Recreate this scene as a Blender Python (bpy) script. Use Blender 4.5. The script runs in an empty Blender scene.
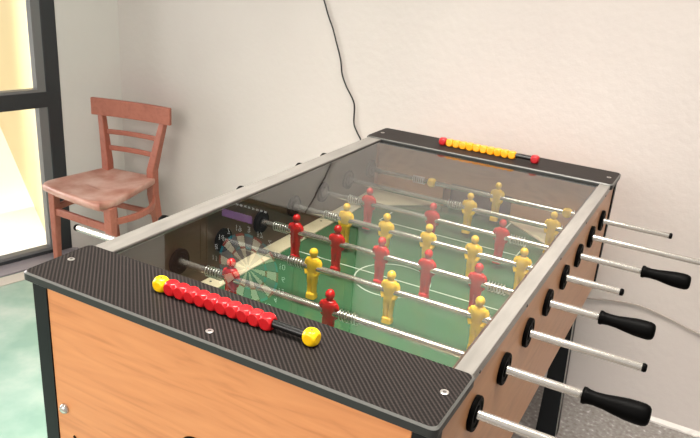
import bpy, bmesh, math, random
from mathutils import Vector, Matrix
random.seed(7)
SC = bpy.context.scene
COL = SC.collection
PI = math.pi
ZF = -0.87            # floor height while building; the whole place is lifted so the floor is z = 0 at the end

# ------------------------------------------------------------------ materials
def new_mat(name):
    m = bpy.data.materials.new(name); m.use_nodes = True
    nt = m.node_tree
    return m, nt, nt.nodes['Principled BSDF']
def simple(name, col, rough=.5, metal=0., spec=.5, coat=0., bump=0., bscale=200., emis=None):
    m, nt, b = new_mat(name)
    b.inputs['Base Color'].default_value = (*col, 1)
    b.inputs['Roughness'].default_value = rough
    b.inputs['Metallic'].default_value = metal
    b.inputs['Specular IOR Level'].default_value = spec
    b.inputs['Coat Weight'].default_value = coat
    tc = nt.nodes.new('ShaderNodeTexCoord')
    n = nt.nodes.new('ShaderNodeTexNoise'); n.inputs['Scale'].default_value = bscale
    nt.links.new(tc.outputs['Object'], n.inputs['Vector'])
    bp = nt.nodes.new('ShaderNodeBump'); bp.inputs['Strength'].default_value = bump if bump else .02
    bp.inputs['Distance'].default_value = .001
    nt.links.new(n.outputs['Fac'], bp.inputs['Height'])
    nt.links.new(bp.outputs['Normal'], b.inputs['Normal'])
    if emis:
        b.inputs['Emission Color'].default_value = (*emis[:3], 1); b.inputs['Emission Strength'].default_value = emis[3]
    return m
def ramp(nt, stops):
    r = nt.nodes.new('ShaderNodeValToRGB'); e = r.color_ramp.elements
    e[0].position, e[0].color = stops[0][0], (*stops[0][1], 1)
    e[1].position, e[1].color = stops[-1][0], (*stops[-1][1], 1)
    for p, c in stops[1:-1]:
        k = e.new(p); k.color = (*c, 1)
    return r
def mapping(nt, scale, rot=(0, 0, 0), loc=(0, 0, 0)):
    tc = nt.nodes.new('ShaderNodeTexCoord'); mp = nt.nodes.new('ShaderNodeMapping')
    mp.inputs['Scale'].default_value = scale; mp.inputs['Rotation'].default_value = rot; mp.inputs['Location'].default_value = loc
    nt.links.new(tc.outputs['Object'], mp.inputs['Vector'])
    return mp
def math_node(nt, op, a=None, b=None):
    n = nt.nodes.new('ShaderNodeMath'); n.operation = op
    for i, v in enumerate((a, b)):
        if v is None: continue
        if isinstance(v, (int, float)): n.inputs[i].default_value = v
        else: nt.links.new(v, n.inputs[i])
    return n.outputs[0]

def wood_mat(name, base, dark, scale, rot=(0,0,0), rough=.35, contrast=1.):
    m, nt, b = new_mat(name)
    mp = mapping(nt, scale, rot)
    n1 = nt.nodes.new('ShaderNodeTexNoise'); n1.inputs['Scale'].default_value = 1; n1.inputs['Detail'].default_value = 3
    n1.inputs['Distortion'].default_value = .6
    nt.links.new(mp.outputs[0], n1.inputs['Vector'])
    k = math_node(nt, 'MULTIPLY', n1.outputs['Fac'], 9)
    k = math_node(nt, 'FRACT', k)
    k = math_node(nt, 'PINGPONG', k, .5)
    n2 = nt.nodes.new('ShaderNodeTexNoise'); n2.inputs['Scale'].default_value = 1; n2.inputs['Detail'].default_value = 5
    mp2 = mapping(nt, (scale[0]*5, scale[1]*5, scale[2]*6), rot)
    nt.links.new(mp2.outputs[0], n2.inputs['Vector'])
    s = math_node(nt, 'ADD', math_node(nt, 'MULTIPLY', k, .8*contrast), math_node(nt, 'MULTIPLY', n2.outputs['Fac'], .75))
    r = ramp(nt, [(.22, dark), (.42, tuple((a+c)/2*1.04 for a, c in zip(base, dark))), (.7, base)])
    nt.links.new(s, r.inputs['Fac']); nt.links.new(r.outputs['Color'], b.inputs['Base Color'])
    b.inputs['Roughness'].default_value = rough
    return m

M = {}
M['beech_end'] = wood_mat('beech_laminate_end', (.76, .31, .115), (.60, .22, .075), (1.3, 3, 14), (0, .10, 0), .32, .55)
M['beech_side'] = wood_mat('beech_laminate_side', (.54, .27, .125), (.42, .20, .09), (3, 1.5, 9), (0, 0, 0), .35, .6)
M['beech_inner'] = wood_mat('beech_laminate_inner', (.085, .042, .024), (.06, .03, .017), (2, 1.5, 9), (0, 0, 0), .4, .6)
M['chair_wood'] = wood_mat('mahogany_stained_beech', (.40, .135, .09), (.30, .095, .06), (8, 8, 8), (0, 0, .4), .42, .5)
# worn seat
def seat_mat():
    m, nt, b = new_mat('worn_seat_varnish')
    mp = mapping(nt, (9, 9, 9))
    n = nt.nodes.new('ShaderNodeTexNoise'); n.inputs['Scale'].default_value = 1; n.inputs['Detail'].default_value = 6
    nt.links.new(mp.outputs[0], n.inputs['Vector'])
    r = ramp(nt, [(.35, (.38, .155, .11)), (.5, (.50, .265, .205)), (.68, (.62, .41, .35))])
    nt.links.new(n.outputs['Fac'], r.inputs['Fac']); nt.links.new(r.outputs['Color'], b.inputs['Base Color'])
    b.inputs['Roughness'].default_value = .38
    return m
M['seat'] = seat_mat()
# ribbed anti-slip board
def rib_mat():
    m, nt, b = new_mat('black_ribbed_phenolic_board')
    tc = nt.nodes.new('ShaderNodeTexCoord'); sp = nt.nodes.new('ShaderNodeSeparateXYZ')
    nt.links.new(tc.outputs['Object'], sp.inputs[0])
    u = math_node(nt, 'ADD', sp.outputs['X'], sp.outputs['Y'])
    v = math_node(nt, 'SUBTRACT', sp.outputs['X'], sp.outputs['Y'])
    su = math_node(nt, 'SINE', math_node(nt, 'MULTIPLY', u, 2*PI/.0086))
    sv = math_node(nt, 'SINE', math_node(nt, 'MULTIPLY', v, 2*PI/.0075))
    h = math_node(nt, 'ADD', math_node(nt, 'MULTIPLY', su, .8), math_node(nt, 'MULTIPLY', sv, .12))
    h = math_node(nt, 'ADD', math_node(nt, 'MULTIPLY', h, .45), .5)
    r = ramp(nt, [(.1, (.007, .006, .006)), (.55, (.015, .012, .011)), (.95, (.042, .034, .031))])
    nt.links.new(h, r.inputs['Fac']); nt.links.new(r.outputs['Color'], b.inputs['Base Color'])
    bp = nt.nodes.new('ShaderNodeBump'); bp.inputs['Strength'].default_value = .5; bp.inputs['Distance'].default_value = .0006
    nt.links.new(h, bp.inputs['Height']); nt.links.new(bp.outputs['Normal'], b.inputs['Normal'])
    b.inputs['Roughness'].default_value = .5
    b.inputs['Specular IOR Level'].default_value = .10
    return m
M['rib'] = rib_mat()
M['board_edge'] = simple('black_board_edge', (.018, .019, .018), .45)
M['board_bevel'] = simple('worn_grey_board_bevel', (.09, .09, .083), .4)
M['leg_black'] = simple('black_painted_steel', (.008, .009, .010), .45, spec=.2)
M['plastic_black'] = simple('black_plastic', (.0015, .0015, .0015), .5, spec=.035)
M['rod_black'] = simple('black_gloss_rod', (.004, .004, .004), .25)
M['chrome'] = simple('polished_steel', (.58, .55, .505), .24, .8)
M['spring'] = simple('spring_steel', (.66, .65, .63), .3, 1.)
M['screw'] = simple('zinc_screw', (.62, .60, .57), .3, .85)
M['screw_dark'] = simple('dark_screw', (.07, .06, .055), .5)
def rail_mat():
    m, nt, b = new_mat('brushed_grey_rail_laminate')
    mp = mapping(nt, (60, 9, 60))
    n = nt.nodes.new('ShaderNodeTexNoise'); n.inputs['Scale'].default_value = 1; n.inputs['Detail'].default_value = 3
    nt.links.new(mp.outputs[0], n.inputs['Vector'])
    r = ramp(nt, [(.3, (.19, .18, .165)), (.7, (.25, .235, .215))])
    nt.links.new(n.outputs['Fac'], r.inputs['Fac']); nt.links.new(r.outputs['Color'], b.inputs['Base Color'])
    b.inputs['Roughness'].default_value = .28; b.inputs['Metallic'].default_value = .25
    return m
M['rail'] = rail_mat()
M['red'] = simple('red_plastic', (.66, .014, .016), .22, coat=.3)
M['red_bead'] = simple('red_bead_plastic', (.56, .010, .014), .25, coat=.3)
M['red_dull'] = simple('dark_red_bead_plastic', (.36, .010, .014), .3)
M['yellow'] = simple('yellow_plastic', (1.0, .60, .03), .24, coat=.3)
M['yellow_bead'] = simple('yellow_bead_plastic', (.95, .58, .004), .25, coat=.3)
M['amber_bead'] = simple('amber_bead_plastic', (.84, .31, .006), .28, coat=.3)
M['hole'] = simple('bead_hole', (.16, .05, .005), .8)
M['field'] = simple('green_playing_field', (.040, .118, .055), .12)
M['line'] = simple('white_field_line', (.50, .56, .47), .3)
M['ramp'] = simple('beige_corner_laminate', (.60, .52, .36), .35)
M['dark_goal'] = simple('grey_goal_lining', (.08, .07, .075), .7)
def glass_mat(name, ior=1.6, tint=(1, 1, 1)):
    m = bpy.data.materials.new(name); m.use_nodes = True
    nt = m.node_tree; nt.nodes.clear()
    o = nt.nodes.new('ShaderNodeOutputMaterial'); mx = nt.nodes.new('ShaderNodeMixShader')
    t = nt.nodes.new('ShaderNodeBsdfTransparent'); t.inputs['Color'].default_value = (*tint, 1)
    g = nt.nodes.new('ShaderNodeBsdfGlossy'); g.inputs['Roughness'].default_value = 0.0
    f = nt.nodes.new('ShaderNodeFresnel'); f.inputs['IOR'].default_value = ior
    nt.links.new(f.outputs[0], mx.inputs[0]); nt.links.new(t.outputs[0], mx.inputs[1]); nt.links.new(g.outputs[0], mx.inputs[2])
    nt.links.new(mx.outputs[0], o.inputs['Surface'])
    return m
M['glass'] = glass_mat('clear_table_glass', 2.5, (.95, .97, .95))
M['pane'] = glass_mat('window_glass', 1.3)

def plaster(name, c1, c2, low=None):
    m, nt, b = new_mat(name)
    mp = mapping(nt, (1.3, 1.3, 1.3))
    n = nt.nodes.new('ShaderNodeTexNoise'); n.inputs['Scale'].default_value = 1; n.inputs['Detail'].default_value = 5
    nt.links.new(mp.outputs[0], n.inputs['Vector'])
    r = ramp(nt, [(.3, c1), (.7, c2)])
    nt.links.new(n.outputs['Fac'], r.inputs['Fac'])
    out = r.outputs['Color']
    b.inputs['Roughness'].default_value = .55
    if low:
        tc = nt.nodes.new('ShaderNodeTexCoord'); sp = nt.nodes.new('ShaderNodeSeparateXYZ')
        nt.links.new(tc.outputs['Object'], sp.inputs[0])
        mr = nt.nodes.new('ShaderNodeMapRange'); mr.inputs['From Min'].default_value = -.50; mr.inputs['From Max'].default_value = -.47
        nt.links.new(sp.outputs['Z'], mr.inputs['Value'])
        mx = nt.nodes.new('ShaderNodeMix'); mx.data_type = 'RGBA'
        nt.links.new(mr.outputs[0], mx.inputs['Factor'])
        mx.inputs[6].default_value = (*low, 1); nt.links.new(out, mx.inputs[7]); out = mx.outputs[2]
        rr = nt.nodes.new('ShaderNodeMapRange'); rr.inputs['To Min'].default_value = .3; rr.inputs['To Max'].default_value = .55
        nt.links.new(mr.outputs[0], rr.inputs['Value']); nt.links.new(rr.outputs[0], b.inputs['Roughness'])
    nt.links.new(out, b.inputs['Base Color'])
    n2 = nt.nodes.new('ShaderNodeTexNoise'); n2.inputs['Scale'].default_value = 38; n2.inputs['Detail'].default_value = 6
    tc2 = nt.nodes.new('ShaderNodeTexCoord'); nt.links.new(tc2.outputs['Object'], n2.inputs['Vector'])
    bp = nt.nodes.new('ShaderNodeBump'); bp.inputs['Strength'].default_value = .38; bp.inputs['Distance'].default_value = .0045
    nt.links.new(n2.outputs['Fac'], bp.inputs['Height']); nt.links.new(bp.outputs['Normal'], b.inputs['Normal'])
    return m
M['wall'] = plaster('painted_plaster', (.54, .49, .46), (.60, .55, .515), low=(.57, .52, .49))
M['wall2'] = plaster('painted_plaster_side', (.60, .57, .535), (.64, .61, .575))
M['ceil'] = plaster('ceiling_paint', (.7, .69, .67), (.74, .73, .71))
M['yellow_wall'] = plaster('yellow_render', (.74, .60, .31), (.78, .64, .34))
def floor_mat():
    m, nt, b = new_mat('worn_painted_concrete')
    tc = nt.nodes.new('ShaderNodeTexCoord'); sp = nt.nodes.new('ShaderNodeSeparateXYZ')
    nt.links.new(tc.outputs['Object'], sp.inputs[0])
    n = nt.nodes.new('ShaderNodeTexNoise'); n.inputs['Scale'].default_value = 5; n.inputs['Detail'].default_value = 7
    nt.links.new(tc.outputs['Object'], n.inputs['Vector'])
    g = ramp(nt, [(.38, (.24, .39, .32)), (.55, (.32, .46, .39)), (.72, (.46, .55, .49))])
    nt.links.new(n.outputs['Fac'], g.inputs['Fac'])
    n3 = nt.nodes.new('ShaderNodeTexNoise'); n3.inputs['Scale'].default_value = 70; n3.inputs['Detail'].default_value = 8
    nt.links.new(tc.outputs['Object'], n3.inputs['Vector'])
    h = ramp(nt, [(.3, (.17, .15, .135)), (.6, (.25, .235, .22)), (.76, (.5, .49, .47))])
    nt.links.new(n3.outputs['Fac'], h.inputs['Fac'])
    mr = nt.nodes.new('ShaderNodeMapRange'); mr.inputs['From Min'].default_value = -.4; mr.inputs['From Max'].default_value = .1
    nt.links.new(sp.outputs['X'], mr.inputs['Value'])
    mx = nt.nodes.new('ShaderNodeMix'); mx.data_type = 'RGBA'
    nt.links.new(mr.outputs[0], mx.inputs['Factor']); nt.links.new(g.outputs['Color'], mx.inputs[6]); nt.links.new(h.outputs['Color'], mx.inputs[7])
    nt.links.new(mx.outputs[2], b.inputs['Base Color'])
    b.inputs['Roughness'].default_value = .27
    return m
M['floor'] = floor_mat()
M['frame'] = simple('dark_grey_aluminium', (.035, .040, .045), .38)
M['bead_sunlit'] = simple('sunlit_glazing_bead', (.20, .205, .21), .4)  # inner side of the frame; sunlight on it is put into the paler colour
M['sill'] = simple('grey_stone_threshold', (.33, .30, .33), .45, bump=.3, bscale=60)
M['sill_beige'] = simple('beige_threshold_strip', (.62, .57, .50), .6)
M['ground'] = simple('pale_outdoor_concrete', (.85, .83, .78), .8)
M['cable'] = simple('black_cable', (.012, .012, .012), .5)
M['cable_beige'] = simple('beige_cable', (.33, .29, .25), .6)
M['cab_brown'] = wood_mat('brown_dartboard_cabinet_wood', (.10, .045, .028), (.06, .028, .018), (3, 3, 12), (0, 0, 0), .5, .6)
M['dart_black'] = simple('black_dartboard_plastic', (.010, .010, .012), .5)
M['dart_cream'] = simple('cream_segment', (.92, .85, .66), .6)
M['dart_slate'] = simple('slate_segment', (.16, .17, .21), .6)
M['dart_teal'] = simple('teal_ring', (.02, .30, .38), .6)
M['dart_red'] = simple('red_ring', (.45, .03, .03), .6)
M['white'] = simple('white_print', (.85, .85, .85), .6)
M['display'] = simple('violet_display', (.22, .10, .30), .4, emis=(.35, .15, .5, .35))

# ------------------------------------------------------------------ mesh helpers
def bm_obj(name, bm, mats, parent=None, loc=(0, 0, 0), smooth=False, bevel=0., angle=40):
    me = bpy.data.meshes.new(name)
    bmesh.ops.recalc_face_normals(bm, faces=bm.faces)
    bm.to_mesh(me); bm.free()
    for mt in (mats if isinstance(mats, (list, tuple)) else [mats]): me.materials.append(mt)
    if smooth:
        for p in me.polygons: p.use_smooth = True
        try: me.set_sharp_from_angle(angle=math.radians(angle))
        except Exception: pass
    o = bpy.data.objects.new(name, me); COL.objects.link(o)
    o.location = loc
    if parent is not None: o.parent = parent
    if bevel:
        b = o.modifiers.new('bevel', 'BEVEL'); b.width = bevel; b.segments = 3; b.limit_method = 'ANGLE'
        b.harden_normals = False
    return o
def box(bm, x0, x1, y0, y1, z0, z1, mi=0):
    v = [bm.verts.new((x, y, z)) for x in (x0, x1) for y in (y0, y1) for z in (z0, z1)]
    for f in ((0,1,3,2), (4,6,7,5), (0,4,5,1), (2,3,7,6), (0,2,6,4), (1,5,7,3)):
        bm.faces.new([v[i] for i in f]).material_index = mi
def obox(bm, O, ax, ay, az, mi=0):
    """box from corner O with three edge vectors"""
    O, ax, ay, az = map(Vector, (O, ax, ay, az))
    v = [bm.verts.new(O + ax*i + ay*j + az*k) for i in (0, 1) for j in (0, 1) for k in (0, 1)]
    for f in ((0,1,3,2), (4,6,7,5), (0,4,5,1), (2,3,7,6), (0,2,6,4), (1,5,7,3)):
        bm.faces.new([v[i] for i in f]).material_index = mi
def prism(bm, pts, z0, z1, mi=0):
    lo = [bm.verts.new((x, y, z0)) for x, y in pts]; hi = [bm.verts.new((x, y, z1)) for x, y in pts]
    n = len(pts)
    bm.faces.new(lo[::-1]).material_index = mi; bm.faces.new(hi).material_index = mi
    for i in range(n):
        bm.faces.new((lo[i], lo[(i+1) % n], hi[(i+1) % n], hi[i])).material_index = mi
def ring_loft(bm, rings, mi=0, cap=True):
    vr = [[bm.verts.new(p) for p in r] for r in rings]
    n = len(vr[0])
    for a, b in zip(vr, vr[1:]):
        for i in range(n): bm.faces.new((a[i], a[(i+1) % n], b[(i+1) % n], b[i])).material_index = mi
    if cap:
        bm.faces.new(vr[0][::-1]).material_index = mi; bm.faces.new(vr[-1]).material_index = mi
def tube(bm, pts, rad, seg=10, mi=0, flat=None):
    """swept tube; rad a number or list; flat = (axis vector, factor) squashes"""
    pts = [Vector(p) for p in pts]; rings = []
    up = Vector((0, 0, 1))
    t0 = (pts[1]-pts[0]).normalized()
    if abs(t0.dot(up)) > .9: up = Vector((0, 1, 0))
    n = (up - t0*up.dot(t0)).normalized()
    for i, p in enumerate(pts):
        t = (pts[min(i+1, len(pts)-1)] - pts[max(i-1, 0)]).normalized()
        n = (n - t*n.dot(t)).normalized(); b = t.cross(n)
        r = rad[i] if isinstance(rad, (list, tuple)) else rad
        rings.append([p + (n*math.cos(a) + b*math.sin(a))*r for a in (2*PI*k/seg for k in range(seg))])
    ring_loft(bm, rings, mi)
def lathe_x(bm, prof, seg=24, mi=0, c=(0, 0, 0)):
    """profile of (x, r) about the x axis"""
    rings = [[(c[0]+x, c[1]+r*math.cos(2*PI*k/seg), c[2]+r*math.sin(2*PI*k/seg)) for k in range(seg)] for x, r in prof]
    ring_loft(bm, rings, mi)
def lathe_z(bm, prof, seg=24, mi=0, c=(0, 0, 0)):
    rings = [[(c[0]+r*math.cos(2*PI*k/seg), c[1]+r*math.sin(2*PI*k/seg), c[2]+z) for k in range(seg)] for z, r in prof]
    ring_loft(bm, rings, mi)
def empty(name, loc, label=None, cat=None, group=None):
    o = bpy.data.objects.new(name, None); COL.objects.link(o); o.location = loc; o.empty_display_size = .1
    if label: o['label'] = label
    if cat: o['category'] = cat
    if group: o['group'] = group
    return o
def dup(src, name, parent, loc, label=None):
    o = src.copy(); o.name = name; COL.objects.link(o); o.parent = parent; o.location = loc
    if label: o['label'] = label
    elif 'label' in o.keys(): del o['label']
    return o
def tag(o, label, cat, group=None):
    o['label'] = label; o['category'] = cat
    if group: o['group'] = group
    return o
def struct(o, label=None):
    o['kind'] = 'structure'
    if label: o['label'] = label
    return o

# ================================================================== THE ROOM
YW = 1.60
P0 = Vector((-1.97, 1.42, 0)); N = Vector((.972, -.235, 0)).normalized(); U = Vector((-.235, -.972, 0)).normalized()
CORNER = Vector((-1.79, YW, 0)); ZC = 1.75
bm = bmesh.new(); box(bm, -1.79, 3.6, YW, YW+.12, ZF, ZC)
struct(bm_obj('wall_back', bm, M['wall']), 'pale pinkish plaster wall behind the football table')
# splayed reveal between the corner and the glass door
bm = bmesh.new(); d = Vector((CORNER.x-P0.x, CORNER.y-P0.y, 0)); nn = Vector((-d.y, d.x, 0)).normalized()
prism(bm, [(P0.x, P0.y), (CORNER.x, CORNER.y), (CORNER.x-.0, CORNER.y+.12), (P0.x-.14, P0.y+.06)], ZF, ZC)
struct(bm_obj('wall_left', bm, M['wall2']), 'beige plaster strip of wall between the glass door and the corner')
DH = 1.35
W = 3.0
bm = bmesh.new(); obox(bm, P0 + Vector((0, 0, DH)), U*W, -N*.12, (0, 0, ZC-DH))
struct(bm_obj('wall_left_lintel', bm, M['wall2']))
bm = bmesh.new(); prism(bm, [(-1.80, -.0), (3.6, -.0), (3.6, YW), (-1.79, YW), (-1.97, 1.42), (P0+U*W).xy[:], (3.6, (P0+U*W).y)][4:5] + [(P0+U*W).xy[:], (3.6, (P0+U*W).y), (3.6, YW), (-1.79, YW)], ZF-.05, ZF)
struct(bm_obj('floor', bm, M['floor']), 'worn painted concrete floor, green by the door and grey beside the wall')
bm = bmesh.new(); prism(bm, [(-1.97, 1.42), (P0+U*W).xy[:], (3.6, (P0+U*W).y), (3.6, YW), (-1.79, YW)], ZC, ZC+.05)
struct(bm_obj('ceiling', bm, M['ceil']))
bm = bmesh.new(); box(bm, 3.6, 3.7, (P0+U*W).y, YW+.12, ZF, ZC)
struct(bm_obj('wall_right', bm, M['wall']))

# glass door: stiles, mid rail, bottom rail, panes
door = empty('door_1', (P0.x, P0.y, ZF)); struct(door, 'dark framed glass door with a mid rail, yellow wall behind')
def dp(s, z, n=0): return P0 + U*s + N*n + Vector((0, 0, z)) - door.location
def dbox(bm, s0, s1, z0, z1, n0, n1, mi=0): obox(bm, dp(s0, z0, n0), U*(s1-s0), N*(n1-n0), (0, 0, z1-z0), mi)
bm = bmesh.new()
dbox(bm, 0, .064, ZF, DH, -.05, .0); dbox(bm, 1.0, 1.1, ZF, DH, -.05, .0); dbox(bm, 2.0, 2.1, ZF, DH, -.05, .0); dbox(bm, W-.05, W, ZF, DH, -.05, 0)
dbox(bm, 0, W, DH-.06, DH, -.05, 0)
bm_obj('door_frame', bm, M['frame'], door, bevel=.003)
bm = bmesh.new(); dbox(bm, .055, W-.05, -.178, -.110, -.05, .0)
bm_obj('mid_rail', bm, M['frame'], door, bevel=.003)
bm = bmesh.new(); dbox(bm, .055, W-.05, ZF, ZF+.022, -.05, .0)
bm_obj('bottom_rail', bm, M['frame'], door, bevel=.002)
bm = bmesh.new()
dbox(bm, .064, .102, ZF+.022, -.178, -.045, -.004); dbox(bm, .064, .102, -.110, DH-.06, -.045, -.004)
dbox(bm, .102, W-.05, -.110, -.098, -.045, -.004)
dbox(bm, .102, W-.05, ZF+.022, ZF+.036, -.045, -.004)
bm_obj('glazing_bead', bm, M['bead_sunlit'], door)
bm = bmesh.new()
dbox(bm, .08, W-.05, ZF+.03, -.15, -.040, -.036); dbox(bm, .08, W-.05, -.12, DH-.06, -.040, -.036)
bm_obj('glass_pane', bm, M['pane'], door)
bm = bmesh.new(); obox(bm, P0+U*-.02+Vector((0, 0, ZF)), U*W, N*.098, (0, 0, .008))
struct(bm_obj('trim_1', bm, M['sill'], bevel=.002), 'grey stone threshold below the glass door')
bm = bmesh.new(); obox(bm, P0+U*-.0+N*.106+Vector((0, 0, ZF)), U*W, N*.075, (0, 0, .003))
struct(bm_obj('trim_2', bm, M['sill_beige']), 'beige strip along the stone threshold')
# outside
g0 = Vector((-2.158, 1.44, 0)); gd = Vector((-.853, .521, 0)).normalized(); gn = Vector((-gd.y, gd.x, 0))
bm = bmesh.new(); obox(bm, g0 + Vector((0, 0, -.88)) - gd*.10, gd*6, -gn*.15, (0, 0, 4.2))
struct(bm_obj('wall_outside', bm, M['yellow_wall']), 'yellow rendered wall outdoors beyond the glass door')
bm = bmesh.new(); obox(bm, (-9, -6, -1.0), (6.98, 0, 0), (0, 12, 0), (0, 0, .12))
struct(bm_obj('ground', bm, M['ground']), 'sunlit pale paving outside the glass door')

# ================================================================== FOOSBALL TABLE
TC = Vector((0, .714, ZF))
table = empty('foosball_table', TC, 'glass-topped beech football table with eight steel player rods and black ribbed end boards', 'foosball table')
def tp(name, bm, mats, **k): return bm_obj(name, bm, mats, table, loc=-TC, **k)
L, WB, D, WS, WI = 1.4276, .384, .147, .3763, .3463
ZB = -.36
# end panels and side panels
def end_panel(y0, y1, name):
    bm = bmesh.new(); box(bm, -.3515, .345, y0, y1, ZB, -.014)
    return tp(name, bm, M['beech_end'], bevel=.0015)
end_panel(.016, .040, 'end_panel'); end_panel(L-.040, L-.020, 'end_panel')
for s in (-1, 1):
    bm = bmesh.new(); box(bm, s*WI, s*WS, .041, L-.041, ZB, -.012) if s > 0 else box(bm, -WS, -WI, .041, L-.041, ZB, -.012)
    tp('side_panel', bm, [M['beech_side']])
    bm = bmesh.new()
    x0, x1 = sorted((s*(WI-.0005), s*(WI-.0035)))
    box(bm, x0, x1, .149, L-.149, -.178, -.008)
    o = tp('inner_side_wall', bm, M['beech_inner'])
# far / near inner end walls with goal mouths
for ye, sgn in ((1.300, 1), (L-1.300, -1)):
    bm = bmesh.new(); a, b = sorted((ye, ye+sgn*.01))
    box(bm, -WI+.004, -.11, a, b, -.178, -.012); box(bm, .11, WI-.004, a, b, -.178, -.012); box(bm, -.11, .11, a, b, -.10, -.012)
    tp('inner_end_wall', bm, M['beech_side'])
    bm = bmesh.new(); c, e = sorted((ye+sgn*.012, ye+sgn*.075))
    far = e if sgn > 0 else c
    box(bm, -.11, .11, min(far, far-sgn*.002), max(far, far-sgn*.002), -.22, -.10)
    box(bm, -.11, .11, c, e, -.185, -.182)
    tp('goal', bm, M['dark_goal'])
# playing field with its white lines
bm = bmesh.new()
F0, F1, FZ = L-1.300, 1.300, -.178
box(bm, -WI+.001, WI-.001, F0, F1, FZ-.012, FZ)
def fline(x0, x1, y0, y1): box(bm, x0, x1, y0, y1, FZ, FZ+.0005, 1)
lw = .0018
fline(-WI+.05, WI-.01, .714-lw, .714+lw)
def arc(cx, cy, r, a0, a1, n=40):
    for k in range(n):
        t0 = math.radians(a0+(a1-a0)*k/n); t1 = math.radians(a0+(a1-a0)*(k+1)/n)
        v = [bm.verts.new((cx+(r+q)*math.cos(t), cy+(r+q)*math.sin(t), FZ+.0006)) for q, t in ((-lw, t0), (lw, t0), (lw, t1), (-lw, t1))]
        bm.faces.new(v).material_index = 1
arc(0, .708, .092, 0, 360)
for sgn in (-1, 1):
    yy = lambda y: .714 + sgn*(y-.714)
    for (x0, x1, ya, yb) in ((-.207, .207, 1.054, 1.054), (-.207, -.207, 1.054, 1.16), (.207, .207, 1.054, 1.16), (-.12, .12, 1.17, 1.17), (-.12, -.12, 1.17, 1.29), (.12, .12, 1.17, 1.29)):
        a, b = sorted((yy(ya), yy(yb)))
        fline(min(x0, x1)-lw, max(x0, x1)+lw, a-lw, b+lw)
tp('playing_field', bm, [M['field'], M['line']])
# beige raised corners and side strip
for sx in (-1, 1):
    for sy in (-1, 1):
        yy = lambda y: .714 + sy*(y-.714)
        bm = bmesh.new()
        xw = sx*(WI-.005)
        pts = [(sx*.112, yy(1.298)), (xw, yy(1.298)), (xw, yy(1.135)), (sx*.29, yy(1.150))]
        lo = [bm.verts.new((x, y, FZ+.0002)) for x, y in pts]
        hz = [.003, .016, .010, .003]
        hi = [bm.verts.new((x, y, FZ+h)) for (x, y), h in zip(pts, hz)]
        bm.faces.new(lo); bm.faces.new((hi[0], hi[1], hi[2])); bm.faces.new((hi[0], hi[2], hi[3]))
        for i in range(4): bm.faces.new((lo[i], lo[(i+1) % 4], hi[(i+1) % 4], hi[i]))
        tp('corner_ramp', bm, M['ramp'])
    bm = bmesh.new()
    xo, xi = sx*(WI-.0045), sx*.302
    vs = [bm.verts.new(p) for p in ((xo, .295, FZ+.0002), (xi, .31, FZ+.0002), (xi, 1.118, FZ+.0002), (xo, 1.133, FZ+.0002), (xo, .295, FZ+.010), (xi, .31, FZ+.003), (xi, 1.118, FZ+.003), (xo, 1.133, FZ+.010))]
    for f in ((0, 1, 2, 3), (4, 5, 6, 7), (0, 1, 5, 4), (1, 2, 6, 5), (2, 3, 7, 6), (3, 0, 4, 7)): bm.faces.new([vs[i] for i in f])
    tp('side_ramp', bm, M['ramp'])
def screw_bm(r=.005, dark=False):
    bm = bmesh.new()
    lathe_z(bm, [(0, r), (.0008, r), (.0012, r*.85), (.0012, r*.5)], 16)
    lathe_z(bm, [(.0012, r*.48), (.00125, r*.48)], 12, 1)
    return bm
ramp_screw = None
for y in (.43, .765, .92, 1.062):
    for sx in (-1, 1):
        if ramp_screw is None:
            ramp_screw = bm_obj('ramp_screw', screw_bm(.0028), M['screw_dark'], table, loc=Vector((sx*.328, y, FZ+.008))-TC)
        else: dup(ramp_screw, 'ramp_screw', table, Vector((sx*.328, y, FZ+.008))-TC)
# bottom board of the cabinet
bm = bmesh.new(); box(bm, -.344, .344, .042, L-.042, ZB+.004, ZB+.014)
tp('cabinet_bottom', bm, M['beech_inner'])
# glass
bm = bmesh.new()
vs = [bm.verts.new(p) for p in ((-WI-.002, .10, -.004), (WI+.003, .10, -.004), (WI+.003, L-.10, -.004), (-WI-.002, L-.10, -.004))]
bm.faces.new(vs); tp('glass_top', bm, M['glass'])
# rails (top face plus side lip)
for s in (-1, 1):
    bm = bmesh.new(); inner = .350 if s > 0 else .334
    x0, x1 = sorted((s*inner, s*.3785)); box(bm, x0, x1, .05, L-.05, -.011, .0)
    x0, x1 = sorted((s*(WS+.0003), s*.3785)); box(bm, x0, x1, .05, L-.05, -.020, -.011)
    tp('glass_rail', bm, M['rail'], bevel=.001)
    if s < 0:
        bm = bmesh.new(); box(bm, -.335, -.3315, .14, L-.14, -.006, -.001); tp('rail_seal', bm, M['screw_dark'])
# rail screws
rs = None
for s in (-1, 1):
    for y in (.186, .444, .703, .967, 1.225):
        loc = Vector((s*.3787, y, -.0145)) - TC
        if rs is None:
            bm = bmesh.new(); lathe_x(bm, [(0, .0028), (.0008, .0028), (.0012, .0015)], 12)
            rs = bm_obj('rail_screw', bm, M['screw_dark'], table, loc=loc)
        else:
            o = dup(rs, 'rail_screw', table, loc)
        if s < 0: pass
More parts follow.
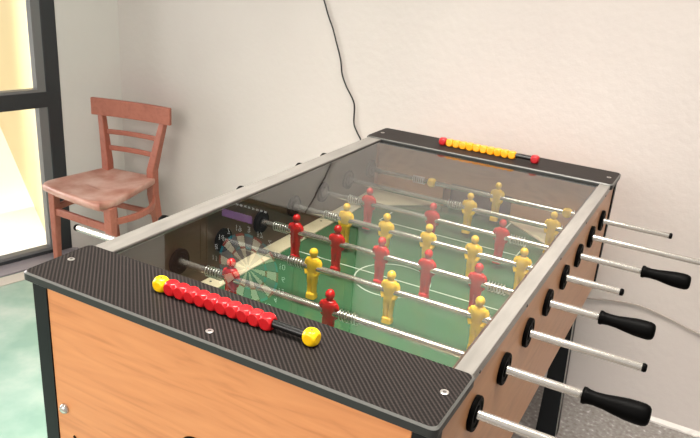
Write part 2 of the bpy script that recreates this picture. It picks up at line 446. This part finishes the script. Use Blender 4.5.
# end boards: rounded corners, bevelled edge
def end_board(ya, yb):
    r = .011; x0, x1 = -WB-.003, WB+.001; pts = []
    for cx, cy, a0 in ((x1-r, yb-r, 0), (x0+r, yb-r, 90), (x0+r, ya+r, 180), (x1-r, ya+r, 270)):
        for k in range(7):
            a = math.radians(a0+90*k/6); pts.append((cx+r*math.cos(a), cy+r*math.sin(a)))
    cxm, cym = 0, (ya+yb)/2
    def ins(p, d):
        x, y = p; return (x-math.copysign(d, x), y-math.copysign(d, y-cym))
    bm = bmesh.new()
    ring = lambda d, z: [(*ins(p, d), z) for p in pts]
    rings = [ring(.002, -.0135), ring(0, -.0115), ring(0, .0005), ring(.003, .0035)]
    vr = [[bm.verts.new(p) for p in q] for q in rings]; n = len(pts)
    for j, (a, b) in enumerate(zip(vr, vr[1:])):
        for i in range(n): bm.faces.new((a[i], a[(i+1) % n], b[(i+1) % n], b[i])).material_index = (1, 1, 2)[j]
    bm.faces.new(vr[0][::-1]).material_index = 1; bm.faces.new(vr[-1]).material_index = 0
    return tp('end_board', bm, [M['rib'], M['board_edge'], M['board_bevel']])
end_board(-.005, D); end_board(L-D, L+.002)
bs = None
for (x, y) in ((-.358, .077), (.002, .022), (.362, .079), (.362, L-.075), (-.362, L-.075)):
    loc = Vector((x, y, .0035))-TC
    if bs is None: bs = bm_obj('board_screw', screw_bm(.0062), [M['screw'], M['screw_dark']], table, loc=loc, smooth=True)
    else: dup(bs, 'board_screw', table, loc)
# corner legs: angle profile
for sx in (-1, 1):
    for sy in (-1, 1):
        bm = bmesh.new()
        yy = lambda y: .714 + sy*(y-.714)
        def bx(xa, xb, ya, yb, za, zb):
            a, b = sorted((sx*xa, sx*xb)); c, d = sorted((yy(ya), yy(yb))); box(bm, a, b, c, d, za, zb)
        bx(.3523 if sx < 0 else .3458, .3860 if sx < 0 else .3800, L-.0345, L-.014, ZB, -.0142)
        tp('corner_profile', bm, M['leg_black'])
        # lower leg, an angle in plan, set in from the end and splaying slightly outwards
        bm = bmesh.new()
        YL = 1.298
        def ring(z, xi, xo):
            return [(sx*x, yy(y), z) for x, y in ((xi, YL-.005), (xo, YL-.005), (xo, YL+.055), (xo-.005, YL+.055), (xo-.005, YL), (xi, YL))]
        ring_loft(bm, [ring(ZF+.001, .307, .3705), ring(ZB-.0002, .3115, .350)])
        tp('leg', bm, M['leg_black'])
        bm = bmesh.new()
        tube(bm, [(sx*.3722, yy(YL-.003), ZF+.002), (sx*.3517, yy(YL-.003), ZB-.002)], .0016, 6)
        tp('leg_edge', bm, M['spring'])
# cabinet bolt on the near panel
bm = bmesh.new()
rings = []
for y, r in ((.0158, .0100), (.0125, .0100), (.0105, .0088), (.0070, .0055), (.0062, .001)):
    rings.append([(-.330+r*math.cos(2*PI*k/18), y, -.268+r*math.sin(2*PI*k/18)) for k in range(18)])
ring_loft(bm, rings); tp('panel_bolt', bm, M['chrome'], smooth=True)
# black lettering low on the near panel (only its tops show in the photo)
bm = bmesh.new()
v = []
poly2 = [(-.303, -.350), (-.296, -.350), (-.302, -.326), (-.311, -.320), (-.314, -.324), (-.307, -.330)]
f = [bm.verts.new((x, .0145, z)) for x, z in poly2]; g = [bm.verts.new((x, .0158, z)) for x, z in poly2]
bm.faces.new(f); bm.faces.new(g[::-1])
for i in range(6): bm.faces.new((f[i], f[(i+1) % 6], g[(i+1) % 6], g[i]))
tp('letter', bm, M['plastic_black'])
bm = bmesh.new(); rings = []
for k in range(31):
    a = math.radians(30+300*k/30)
    rings.append([(-.020+r*1.15*math.cos(a), y, -.230+r*math.sin(a)) for r, y in ((.024, .0145), (.031, .0145), (.031, .0158), (.024, .0158))])
ring_loft(bm, rings)
tp('letter', bm, M['plastic_black'])

# ---------------- player figure (voxel-merged once)
def player_mesh():
    bm = bmesh.new()
    def ell(cx, cy, z, a, b, n=20, p=2.3):
        out = []
        for k in range(n):
            t = 2*PI*k/n; c, s = math.cos(t), math.sin(t)
            out.append((cx+a*math.copysign(abs(c)**(2/p), c), cy+b*math.copysign(abs(s)**(2/p), s), z))
        return out
    ring_loft(bm, [ell(0, 0, z, a, b) for z, a, b in ((-.026, .0105, .0080), (-.018, .0130, .0092), (-.010, .0128, .0090), (0, .0145, .0105), (.010, .0158, .0112), (.017, .0155, .0104), (.0225, .0118, .0085), (.025, .006, .005))])
    ring_loft(bm, [ell(0, 0, z, a, a) for z, a in ((.021, .0058), (.030, .0052))])
    rings = []
    for k in range(1, 12):
        t = PI*k/12; rings.append(ell(0, -.0003, .0352-.0105*math.cos(t), .0096*math.sin(t), .0098*math.sin(t), p=2))
    ring_loft(bm, rings)
    for s in (-1, 1):
        # arms: shoulder to hip, hands resting on the hips
        tube(bm, [(s*.0125, .001, .0185), (s*.0160, .001, .012), (s*.0168, 0, .002), (s*.0152, -.003, -.009), (s*.0118, -.006, -.016)], [.0050, .0056, .0052, .0046, .0040], 12)
        ring_loft(bm, [ell(s*x, 0, z, a, b) for z, x, a, b in ((-.018, .0058, .0070, .0085), (-.032, .0060, .0064, .0080), (-.042, .0058, .0054, .0066), (-.052, .0056, .0056, .0068), (-.064, .0056, .0052, .0060))])
    ring_loft(bm, [ell(0, y, z, a, b, p=4) for z, y, a, b in ((-.0735, 0, .0112, .0100), (-.0735+.001, 0, .0120, .0108), (-.062, 0, .0112, .0098), (-.0595, 0, .0095, .0080))])
    bmesh.ops.recalc_face_normals(bm, faces=bm.faces)
    me = bpy.data.meshes.new('tmp'); bm.to_mesh(me); bm.free()
    o = bpy.data.objects.new('tmp', me); COL.objects.link(o)
    r = o.modifiers.new('r', 'REMESH'); r.mode = 'VOXEL'; r.voxel_size = .0009
    sm = o.modifiers.new('s', 'SMOOTH'); sm.iterations = 4; sm.factor = .5
    dg = bpy.context.evaluated_depsgraph_get(); dg.update()
    out = bpy.data.meshes.new_from_object(o.evaluated_get(dg))
    bpy.data.objects.remove(o)
    for p in out.polygons: p.use_smooth = True
    return out
pm = player_mesh()
pm_y = pm; pm_y.name = 'player_yellow'; pm_r = pm.copy(); pm_r.name = 'player_red'
pm_y.materials.clear(); pm_y.materials.append(M['yellow']); pm_r.materials.clear(); pm_r.materials.append(M['red'])

def spring_mesh():
    bm = bmesh.new(); turns, ln, r = 6, .040, .0108; pts = []
    for k in range(turns*14+1):
        a = 2*PI*k/14; pts.append((-ln/2+ln*k/(turns*14), r*math.cos(a), r*math.sin(a)))
    tube(bm, pts, .0011, 6)
    me = bpy.data.meshes.new('spring'); bm.to_mesh(me); bm.free(); me.materials.append(M['spring'])
    for p in me.polygons: p.use_smooth = True
    return me
def bushing_mesh():
    bm = bmesh.new()
    lathe_x(bm, [(0, .0285), (.006, .0290), (.0080, .0275), (.008, .022), (.0065, .021), (.0065, .0145), (.0085, .0135), (.009, .012), (.009, .0085)], 28)
    me = bpy.data.meshes.new('bushing'); bmesh.ops.recalc_face_normals(bm, faces=bm.faces); bm.to_mesh(me); bm.free(); me.materials.append(M['plastic_black'])
    for p in me.polygons: p.use_smooth = True
    me.set_sharp_from_angle(angle=math.radians(35))
    return me
def handle_mesh():
    bm = bmesh.new(); seg = 16
    prof = [(0, .0105), (.001, .0140), (.005, .0148), (.010, .0128), (.020, .0118), (.036, .0130), (.052, .0158), (.070, .0183), (.086, .0190), (.096, .0186), (.102, .0165), (.105, .0125), (.106, .006)]
    rings = []
    for x, r in prof:
        ring = []
        for k in range(seg):
            t = 2*PI*k/seg
            f = 1 - (.045 if (k % 2) else 0)*(1 if x > .03 else .3)
            ring.append((x, r*f*math.cos(t), r*f*math.sin(t)))
        rings.append(ring)
    ring_loft(bm, rings)
    me = bpy.data.meshes.new('handle'); bmesh.ops.recalc_face_normals(bm, faces=bm.faces); bm.to_mesh(me); bm.free(); me.materials.append(M['plastic_black'])
    for p in me.polygons: p.use_smooth = True
    return me
def bead_mesh(size, R, hole=False):
    bm = bmesh.new(); bmesh.ops.create_cube(bm, size=2)
    bmesh.ops.subdivide_edges(bm, edges=bm.edges[:], cuts=11, use_grid_fill=True)
    for v in bm.verts:
        d = v.co.normalized(); m = max(abs(d.x), abs(d.y), abs(d.z)); v.co = d*min(R, size/m)
    if hole:
        for f in bm.faces: f.material_index = 0
        lathe_z(bm, [(size-.0002, .0026), (size+.0002, .0026)], 14, 1)
    me = bpy.data.meshes.new('bead'); bmesh.ops.recalc_face_normals(bm, faces=bm.faces); bm.to_mesh(me); bm.free()
    for p in me.polygons: p.use_smooth = True
    me.set_sharp_from_angle(angle=math.radians(24))
    return me
me_spring, me_bush, me_handle = spring_mesh(), bushing_mesh(), handle_mesh()
bm = bmesh.new(); lathe_x(bm, [(0, .0080), (.004, .0082), (.007, .0070), (.008, .004)], 14)
me_cap = bpy.data.meshes.new('cap'); bm.to_mesh(me_cap); bm.free(); me_cap.materials.append(M['plastic_black'])
me_stop = bead_mesh(.0125, .0150); me_stop.materials.append(M['yellow'])
me_ring = bpy.data.meshes.new('ring'); bm = bmesh.new(); lathe_x(bm, [(0, .0075), (0, .0125), (.004, .0125), (.004, .0075)], 18); bm.to_mesh(me_ring); bm.free(); me_ring.materials.append(M['plastic_black'])

def link(name, me, parent, loc, rot=(0, 0, 0), label=None):
    o = bpy.data.objects.new(name, me); COL.objects.link(o); o.parent = parent; o.location = loc; o.rotation_euler = rot
    if label: o['label'] = label
    return o
# rod: index, colour, player xs, left end, right end, handle side, tilt
RODS = [
    (1, 'r', [-.10], -.42, .56, 'R', 0), (2, 'r', [-.201, .033], -.645, .512, 'R', 0),
    (3, 'y', [-.095, .091, .281], -.425, .585, 'L', 0), (4, 'r', [-.236, -.121, -.005, .110, .227], -.48, .484, 'R', 0),
    (5, 'y', [-.180, -.065, .049, .165, .283], -.42, .500, 'L', 0), (6, 'r', [-.191, -.003, .186], -.47, .525, 'R', 0),
    (7, 'y', [.047, .279], -.42, .70, 'L', 0), (8, 'y', [.080], -.42, .555, 'L', 0)]
HR = .0075
ORD = ['nearest', 'second', 'third', 'fourth', 'fifth', 'sixth', 'seventh', 'farthest']
for i, c, xs, xl, xr, side, tilt in RODS:
    y = .189+.15*(i-1); z = -.09
    bm = bmesh.new(); lathe_x(bm, [(xl, HR*.9), (xl+.001, HR), (xr-.001, HR), (xr, HR*.9)], 18)
    rod = bm_obj('player_rod', bm, M['chrome'], table, loc=Vector((0, y, z))-TC, smooth=True)
    rod['label'] = ORD[i-1] + ' steel rod carrying ' + ('red' if c == 'r' else 'yellow') + ' players'
    # only the near rod lies under the end board; its man is off to the side
    for x in xs:
        link('player', pm_r if c == 'r' else pm_y, rod, (x, 0, 0), (tilt, 0, 0 if c == 'y' else PI), ('red' if c == 'r' else 'yellow') + ' plastic player')
    if i == 8:
        for x in (-.128, .285): link('rod_stopper', me_stop, rod, (x, 0, 0), (0, 0, 0), 'rounded yellow stopper')
    lo = min(xs) if i != 8 else -.128; hi = max(xs) if i != 8 else .285
    link('spring', me_spring, rod, (max(lo-.043, -WI+.028), 0, 0)); 
    link('spring', me_spring, rod, (min(hi+.044, WI-.024), 0, 0))
    if side == 'R':
        link('handle', me_handle, rod, (xr-.001, 0, 0), (0, 0, 0), 'black plastic grip')
        link('end_cap', me_cap, rod, (xl, 0, 0), (0, 0, PI))
    else:
        link('handle', me_handle, rod, (xl+.001, 0, 0), (0, 0, PI), 'black plastic grip')
        link('end_cap', me_cap, rod, (xr, 0, 0))
    for s in (-1, 1):
        link('rod_bushing', me_bush, table, Vector((s*(WS+.0006), y, z))-TC, (0, 0, 0 if s > 0 else PI))
        link('inner_bushing', me_bush, table, Vector((s*(WI-.004), y, z))-TC, (0, 0, PI if s > 0 else 0))

# ---------------- score counters
def counter(y, z, end_mat, bead_mat, x_first, step, lab_end, lab_bead, hole):
    bm = bmesh.new(); lathe_x(bm, [(-.147, .0068), (.147, .0068)], 16)
    for s in (-1, 1): lathe_x(bm, [(s*.150-.004, .0066), (s*.150+.004, .0066)], 12)
    r = bm_obj('score_counter', bm, M['rod_black'], table, loc=Vector((0, y, z))-TC, smooth=True)
    r['label'] = 'black scoring rod threaded with ' + lab_bead + ' beads and ' + lab_end + ' end blocks'
    me = bead_mesh(.0110, .0147); me.materials.append(bead_mat)
    for k in range(10):
        link('score_bead', me, r, (x_first+step*k, 0, 0), (random.uniform(-.07, .07), 0, 0), lab_bead+' scoring bead')
    me2 = bead_mesh(.0118, .0146, hole); me2.materials.append(end_mat); me2.materials.append(M['hole'])
    for s in (-1, 1): link('end_block', me2, r, (s*.147, 0, 0), (0, 0, 0), lab_end+' end block')
    return r
counter(.080, .0158, M['yellow_bead'], M['red_bead'], -.1235, .0213, 'yellow', 'red', True)
counter(L-.080, .0155, M['red_dull'], M['amber_bead'], -.1235, .0223, 'dark red', 'yellow', False)

# ================================================================== CHAIR
CO = Vector((-1.6, 1.3, ZF))
chair = empty('wooden_chair', CO, 'reddish-brown wooden chair with worn seat and slatted back beside the glass door', 'chair')
def cp(name, bm, mt, **k): return bm_obj(name, bm, mt, chair, loc=-CO, **k)
FL, FR, BR, BL = Vector((-1.785, 1.122)), Vector((-1.375, 1.085)), Vector((-1.482, 1.490)), Vector((-1.745, 1.450))
ZS = -.42
def rounded(poly, rads, n=8):
    out = []; m = len(poly)
    for i, p in enumerate(poly):
        a, b = poly[i-1], poly[(i+1) % m]; r = rads[i]
        p0 = p+(a-p).normalized()*r; p1 = p+(b-p).normalized()*r
        for k in range(n+1):
            t = k/n; out.append(p0*(1-t)**2 + p*2*t*(1-t) + p1*t*t)
    return out
# gently bowed front edge
mid = (FL+FR)/2 + Vector((.0, -.022))
poly = [FL, mid, FR, BR, BL]
sp = rounded(poly, [.06, .18, .11, .035, .03])
cen = Vector((-1.595, 1.29))
bm = bmesh.new()
def sring(k, z): return [((cen+(p-cen)*k).x, (cen+(p-cen)*k).y, z) for p in sp]
ring_loft(bm, [sring(.97, ZS-.030), sring(.995, ZS-.024), sring(1, ZS-.012), sring(.995, ZS-.003), sring(.975, ZS), sring(.90, ZS-.001), sring(.7, ZS-.006), sring(.3, ZS-.008)])
cp('seat', bm, M['seat'], smooth=True, angle=50)
def sq_leg(name, path, sizes):
    """rectangular section post following a path; sizes = (width along x-ish, depth)"""
    bm = bmesh.new(); rings = []
    for (p, (a, b)) in zip(path, sizes):
        x, y, z = p; rings.append([(x-a, y-b, z), (x+a, y-b, z), (x+a, y+b, z), (x-a, y+b, z)])
    ring_loft(bm, rings)
    return cp(name, bm, M['chair_wood'], bevel=.004)
sq_leg('leg', [(-1.742, 1.150, ZF+.001), (-1.738, 1.155, ZS-.028)], [(.011, .011), (.018, .017)])
sq_leg('leg', [(-1.404, 1.140, ZF+.001), (-1.412, 1.148, ZS-.028)], [(.011, .011), (.021, .018)])
# back legs run up into the back posts
def post(b, t, k):
    path = [(b[0]+k*.035, b[1]+.055, ZF+.001), (b[0]+k*.010, b[1]+.020, ZF+.22), (b[0], b[1], ZS-.08), (b[0], b[1], ZS+.03), ((b[0]*.6+t[0]*.4), (b[1]*.6+t[1]*.4), ZS+.14), (t[0], t[1], t[2])]
    return sq_leg('back_post', path, [(.014, .015), (.017, .017), (.019, .019), (.019, .018), (.017, .015), (.013, .012)])
LT = (-1.735, 1.425, -.125); RT = (-1.428, 1.492, -.125)
post((-1.725, 1.438), LT, -.6)
post((-1.497, 1.474), RT, .6)
def bowed(name, a, b, bow, z0, z1, th, ext=0., n=12, zb=0.):
    """curved horizontal board between two points, bowed backwards"""
    a, b = Vector(a), Vector(b); d = (b-a).normalized(); nrm = Vector((-d.y, d.x)); bm = bmesh.new(); rings = []
    a = a-d*ext; b = b+d*ext
    for k in range(n+1):
        t = k/n; p = a.lerp(b, t)+nrm*bow*4*t*(1-t); q0, q1 = p-nrm*th/2, p+nrm*th/2
        lo = zb*4*t*(1-t)
        rings.append([(q0.x, q0.y, z0+lo), (q1.x, q1.y, z0+lo), (q1.x, q1.y, z1+lo), (q0.x, q0.y, z1+lo)])
    ring_loft(bm, rings); return cp(name, bm, M['chair_wood'], bevel=.004)
bowed('top_rail', (LT[0], LT[1]-.014), (RT[0], RT[1]-.014), .012, -.178, -.104, .018, ext=.032)
def at(t): 
    f = lambda i: (-1.725, 1.438)[i]; 
    return Vector((-1.725+(LT[0]+1.725)*t, 1.438+(LT[1]-1.438)*t)), Vector((-1.497+(RT[0]+1.497)*t, 1.474+(RT[1]-1.474)*t))
a, b = at(.55); bowed('back_slat', a, b, .018, -.262, -.240, .010)
a, b = at(.25); bowed('back_slat', a, b, .014, -.335, -.312, .010)
bowed('stretcher', (-1.738, 1.152), (-1.410, 1.146), 0, -.558, -.526, .016)
bowed('stretcher', (-1.725, 1.445), (-1.497, 1.478), 0, -.60, -.575, .014)
bowed('side_stretcher', (-1.410, 1.150), (-1.497, 1.474), -.060, -.528, -.500, .014)
bowed('side_stretcher', (-1.738, 1.152), (-1.725, 1.440), 0.02, -.545, -.517, .014)
# seat aprons
bowed('seat_apron', (-1.728, 1.150), (-1.420, 1.145), 0, -.475, -.450, .014)

# ================================================================== DARTBOARD (high on the wall, seen mirrored in the glass)
def wz(x, z): return (.61+(x-.61)*.985, -.56+(z+.56)*.983)
cabx0, cz0 = wz(-1.315, .465); cabx1, cz1 = wz(-.815, 1.06)
DC = Vector(((cabx0+cabx1)/2, YW, cz0))
cab = empty('dartboard_cabinet', DC, 'brown wooden cabinet with opened doors on the wall behind the dartboard', 'cabinet')
def kp(name, bm, mt, root, **k): return bm_obj(name, bm, mt, root, loc=-Vector(root.location), **k)
bm = bmesh.new(); box(bm, cabx0, cabx1, YW-.022, YW-.001, cz0, cz1); kp('back_panel', bm, M['cab_brown'], cab, bevel=.002)
for x0, x1 in ((cabx0-.25, cabx0-.002), (cabx1+.002, cabx1+.25)):
    bm = bmesh.new(); box(bm, x0, x1, YW-.022, YW-.004, cz0, cz1); box(bm, x0+.03, x1-.03, YW-.026, YW-.022, cz0+.03, cz1-.03)
    kp('door', bm, M['cab_brown'], cab, bevel=.002)
dx, dz = wz(-1.065, .772)
yb = YW-.024
dart = empty('electronic_dartboard', (dx, yb, dz), 'electronic dartboard with cream and slate segments hanging on the wall cabinet', 'dartboard')
bm = bmesh.new(); box(bm, dx-.225, dx+.225, yb-.018, yb, cz0+.008, dz+.235); kp('body', bm, M['dart_black'], dart, bevel=.006)
bm = bmesh.new(); yf = yb-.020
def sector(bm, r0, r1, a0, a1, mi, y=yf, n=4):
    for k in range(n):
        t0, t1 = a0+(a1-a0)*k/n, a0+(a1-a0)*(k+1)/n
        v = [bm.verts.new((dx+r*math.sin(t), y, dz+r*math.cos(t))) for r, t in ((r0, t0), (r1, t0), (r1, t1), (r0, t1))]
        bm.faces.new(v).material_index = mi
RD = .158
for k in range(20):
    a0, a1 = math.radians(18*k-9+.7), math.radians(18*k+9-.7); m = k % 2
    sector(bm, .016, .090, a0, a1, 1-m); sector(bm, .090, .100, a0, a1, 2+m); sector(bm, .100, .147, a0, a1, 1-m); sector(bm, .147, RD, a0, a1, 2+m)
sector(bm, .006, .015, 0, 2*PI, 2, n=20); sector(bm, .0001, .006, 0, 2*PI, 3, n=20)
kp('segments', bm, [M['dart_cream'], M['dart_slate'], M['dart_teal'], M['dart_red']], dart)
nums = [20, 1, 18, 4, 13, 6, 10, 15, 2, 17, 3, 19, 7, 16, 8, 11, 14, 9, 12, 5]
for k, nme in enumerate(nums):
    a = math.radians(18*k); cu = bpy.data.curves.new('number', 'FONT'); cu.body = str(nme); cu.size = .036; cu.extrude = .0006
    cu.align_x = 'CENTER'; cu.align_y = 'CENTER'
    tmp = bpy.data.objects.new('tmpn', cu); COL.objects.link(tmp); dg = bpy.context.evaluated_depsgraph_get(); dg.update()
    me = bpy.data.meshes.new_from_object(tmp.evaluated_get(dg)); bpy.data.objects.remove(tmp); me.materials.clear(); me.materials.append(M['white'])
    link('number', me, dart, (.182*math.sin(a), -.0195, .182*math.cos(a)), (PI/2, 0, 0))
bm = bmesh.new(); x0, z0 = wz(-1.21, .525); x1, z1 = wz(-1.05, .56); box(bm, x0, x1, yb-.0195, yb-.0185, z0, z1); kp('display', bm, M['display'], dart)
bm = bmesh.new()
for k in range(9):
    x0, z0 = wz(-1.15+.021*k, .488); box(bm, x0-.006, x0+.006, yb-.021, yb-.0185, z0-.004, z0+.004)
kp('button_row', bm, M['white'], dart)

# ================================================================== CABLES ON THE WALL
def catmull(P, n=8):
    P = [Vector(p) for p in P]; Q = [P[0]]+P+[P[-1]]; out = []
    for i in range(1, len(Q)-2):
        for k in range(n):
            t = k/n; a, b, c, d = Q[i-1:i+3]
            out.append(.5*((2*b)+(-a+c)*t+(2*a-5*b+4*c-d)*t*t+(-a+3*b-3*c+d)*t**3))
    return out+[P[-1]]
yc = YW-.006
pts = [(-.790, yc, .452), (-.783, yc, .43), (-.757, yc, .382), (-.735, yc, .33), (-.712, yc, .285), (-.697, yc, .246), (-.672, yc, .18), (-.661, yc, .127), (-.640, yc, .085), (-.608, yc, .039), (-.600, yc, .01), (-.597, yc, -.047), (-.58, yc, -.08), (-.561, yc, -.112), (-.545, yc, -.2), (-.55, yc, -.4), (-.54, yc, -.6), (-.54, yc, ZF+.01)]
bm = bmesh.new(); tube(bm, catmull(pts), .0028, 8)
tag(bm_obj('power_cable', bm, M['cable'], smooth=True), 'thin black kinked cable hanging down the pale wall behind the table', 'cable')
pts = [(-.6, yc, -.47), (.0, yc, -.475), (.25, yc, -.495), (.353, yc, -.488), (.43, yc, -.473), (.51, yc, -.466), (.60, yc, -.482), (.701, yc, -.507), (.9, yc, -.53), (1.4, yc, -.52), (3.5, yc, -.52)]
bm = bmesh.new(); tube(bm, catmull(pts), .0026, 6)
tag(bm_obj('wall_wire', bm, M['cable_beige'], smooth=True), 'thin beige wire running sideways low along the wall right of the table', 'wire')
# rough paint edge where the wall meets the floor
bm = bmesh.new(); xx = -1.7
tops = []; 
while xx < 3.5:
    tops.append((xx, YW-.012-random.uniform(0, .006), ZF+random.uniform(.003, .008))); xx += random.uniform(.01, .03)
for a, b in zip(tops, tops[1:]):
    v = [bm.verts.new(p) for p in (a, b, (b[0], YW-.001, ZF+.016), (a[0], YW-.001, ZF+.016))]; bm.faces.new(v)
    v = [bm.verts.new(p) for p in ((a[0], a[1]-.001, ZF+.0005), (b[0], b[1]-.001, ZF+.0005), b, a)]; bm.faces.new(v)
struct(bm_obj('baseboard_back', bm, M['wall2']), 'rough pale paint edge at the foot of the wall')

# ================================================================== LIGHT
w = bpy.data.worlds.new('sky'); SC.world = w; w.use_nodes = True
bg = w.node_tree.nodes['Background']; bg.inputs['Color'].default_value = (1.0, .97, .94, 1); bg.inputs['Strength'].default_value = .62
def area(name, loc, target, sx, sy, power, col, spread=180):
    l = bpy.data.lights.new(name, 'AREA'); l.shape = 'RECTANGLE'; l.size = sx; l.size_y = sy; l.energy = power; l.color = col; l.spread = math.radians(spread)
    o = bpy.data.objects.new(name, l); COL.objects.link(o); o.location = loc
    o.rotation_euler = (Vector(target)-Vector(loc)).to_track_quat('-Z', 'Y').to_euler()
    return o
q = P0+U*1.35-N*.4
area('daylight_through_door', (q.x, q.y, .25), (q.x+2, q.y+.25, -.05), 1.4, 1.6, 75, (1, .97, .94))
area('table_fill', (.1, .48, ZC-.05), (.0, .74, -.1), 1.5, 1.2, 48, (1, .94, .86), 80)  # added fill under the ceiling, brightens men and field through the glass
area('rear_fill', (-.6, -2.8, 1.2), (0, 1.2, -.2), 2.4, 1.4, 66, (1, .93, .86))  # added soft fill from behind the camera, lifts the near end panel
s = bpy.data.lights.new('sun', 'SUN'); s.energy = 2.6; s.angle = .01; s.color = (1, .93, .80)
so = bpy.data.objects.new('sun', s); COL.objects.link(so); so.rotation_euler = Vector((-.04, .55, -.80)).to_track_quat('-Z', 'Y').to_euler()

# ================================================================== CAMERA
cd = bpy.data.cameras.new('camera'); cam = bpy.data.objects.new('camera', cd); COL.objects.link(cam)
yaw, pit, rol = .4753, -.3619, .076
Fv = Vector((-math.sin(yaw)*math.cos(pit), math.cos(yaw)*math.cos(pit), math.sin(pit)))
Rv = Vector((math.cos(yaw), math.sin(yaw), 0)); Uv = Rv.cross(Fv)
R2 = Rv*math.cos(rol)+Uv*math.sin(rol); U2 = Uv*math.cos(rol)-Rv*math.sin(rol)
cam.matrix_world = Matrix(((R2.x, U2.x, -Fv.x, .6093), (R2.y, U2.y, -Fv.y, -.7222), (R2.z, U2.z, -Fv.z, .558), (0, 0, 0, 1)))
cd.sensor_width = 36; cd.lens = 36*708.79/700; cd.clip_start = .02
SC.camera = cam
# lift the whole place so that the floor is at z = 0
bpy.context.view_layer.update()
for o in list(COL.objects):
    if o.parent is None: o.location.z += -ZF
SC.view_settings.view_transform = 'Standard'
SC.view_settings.exposure = 0
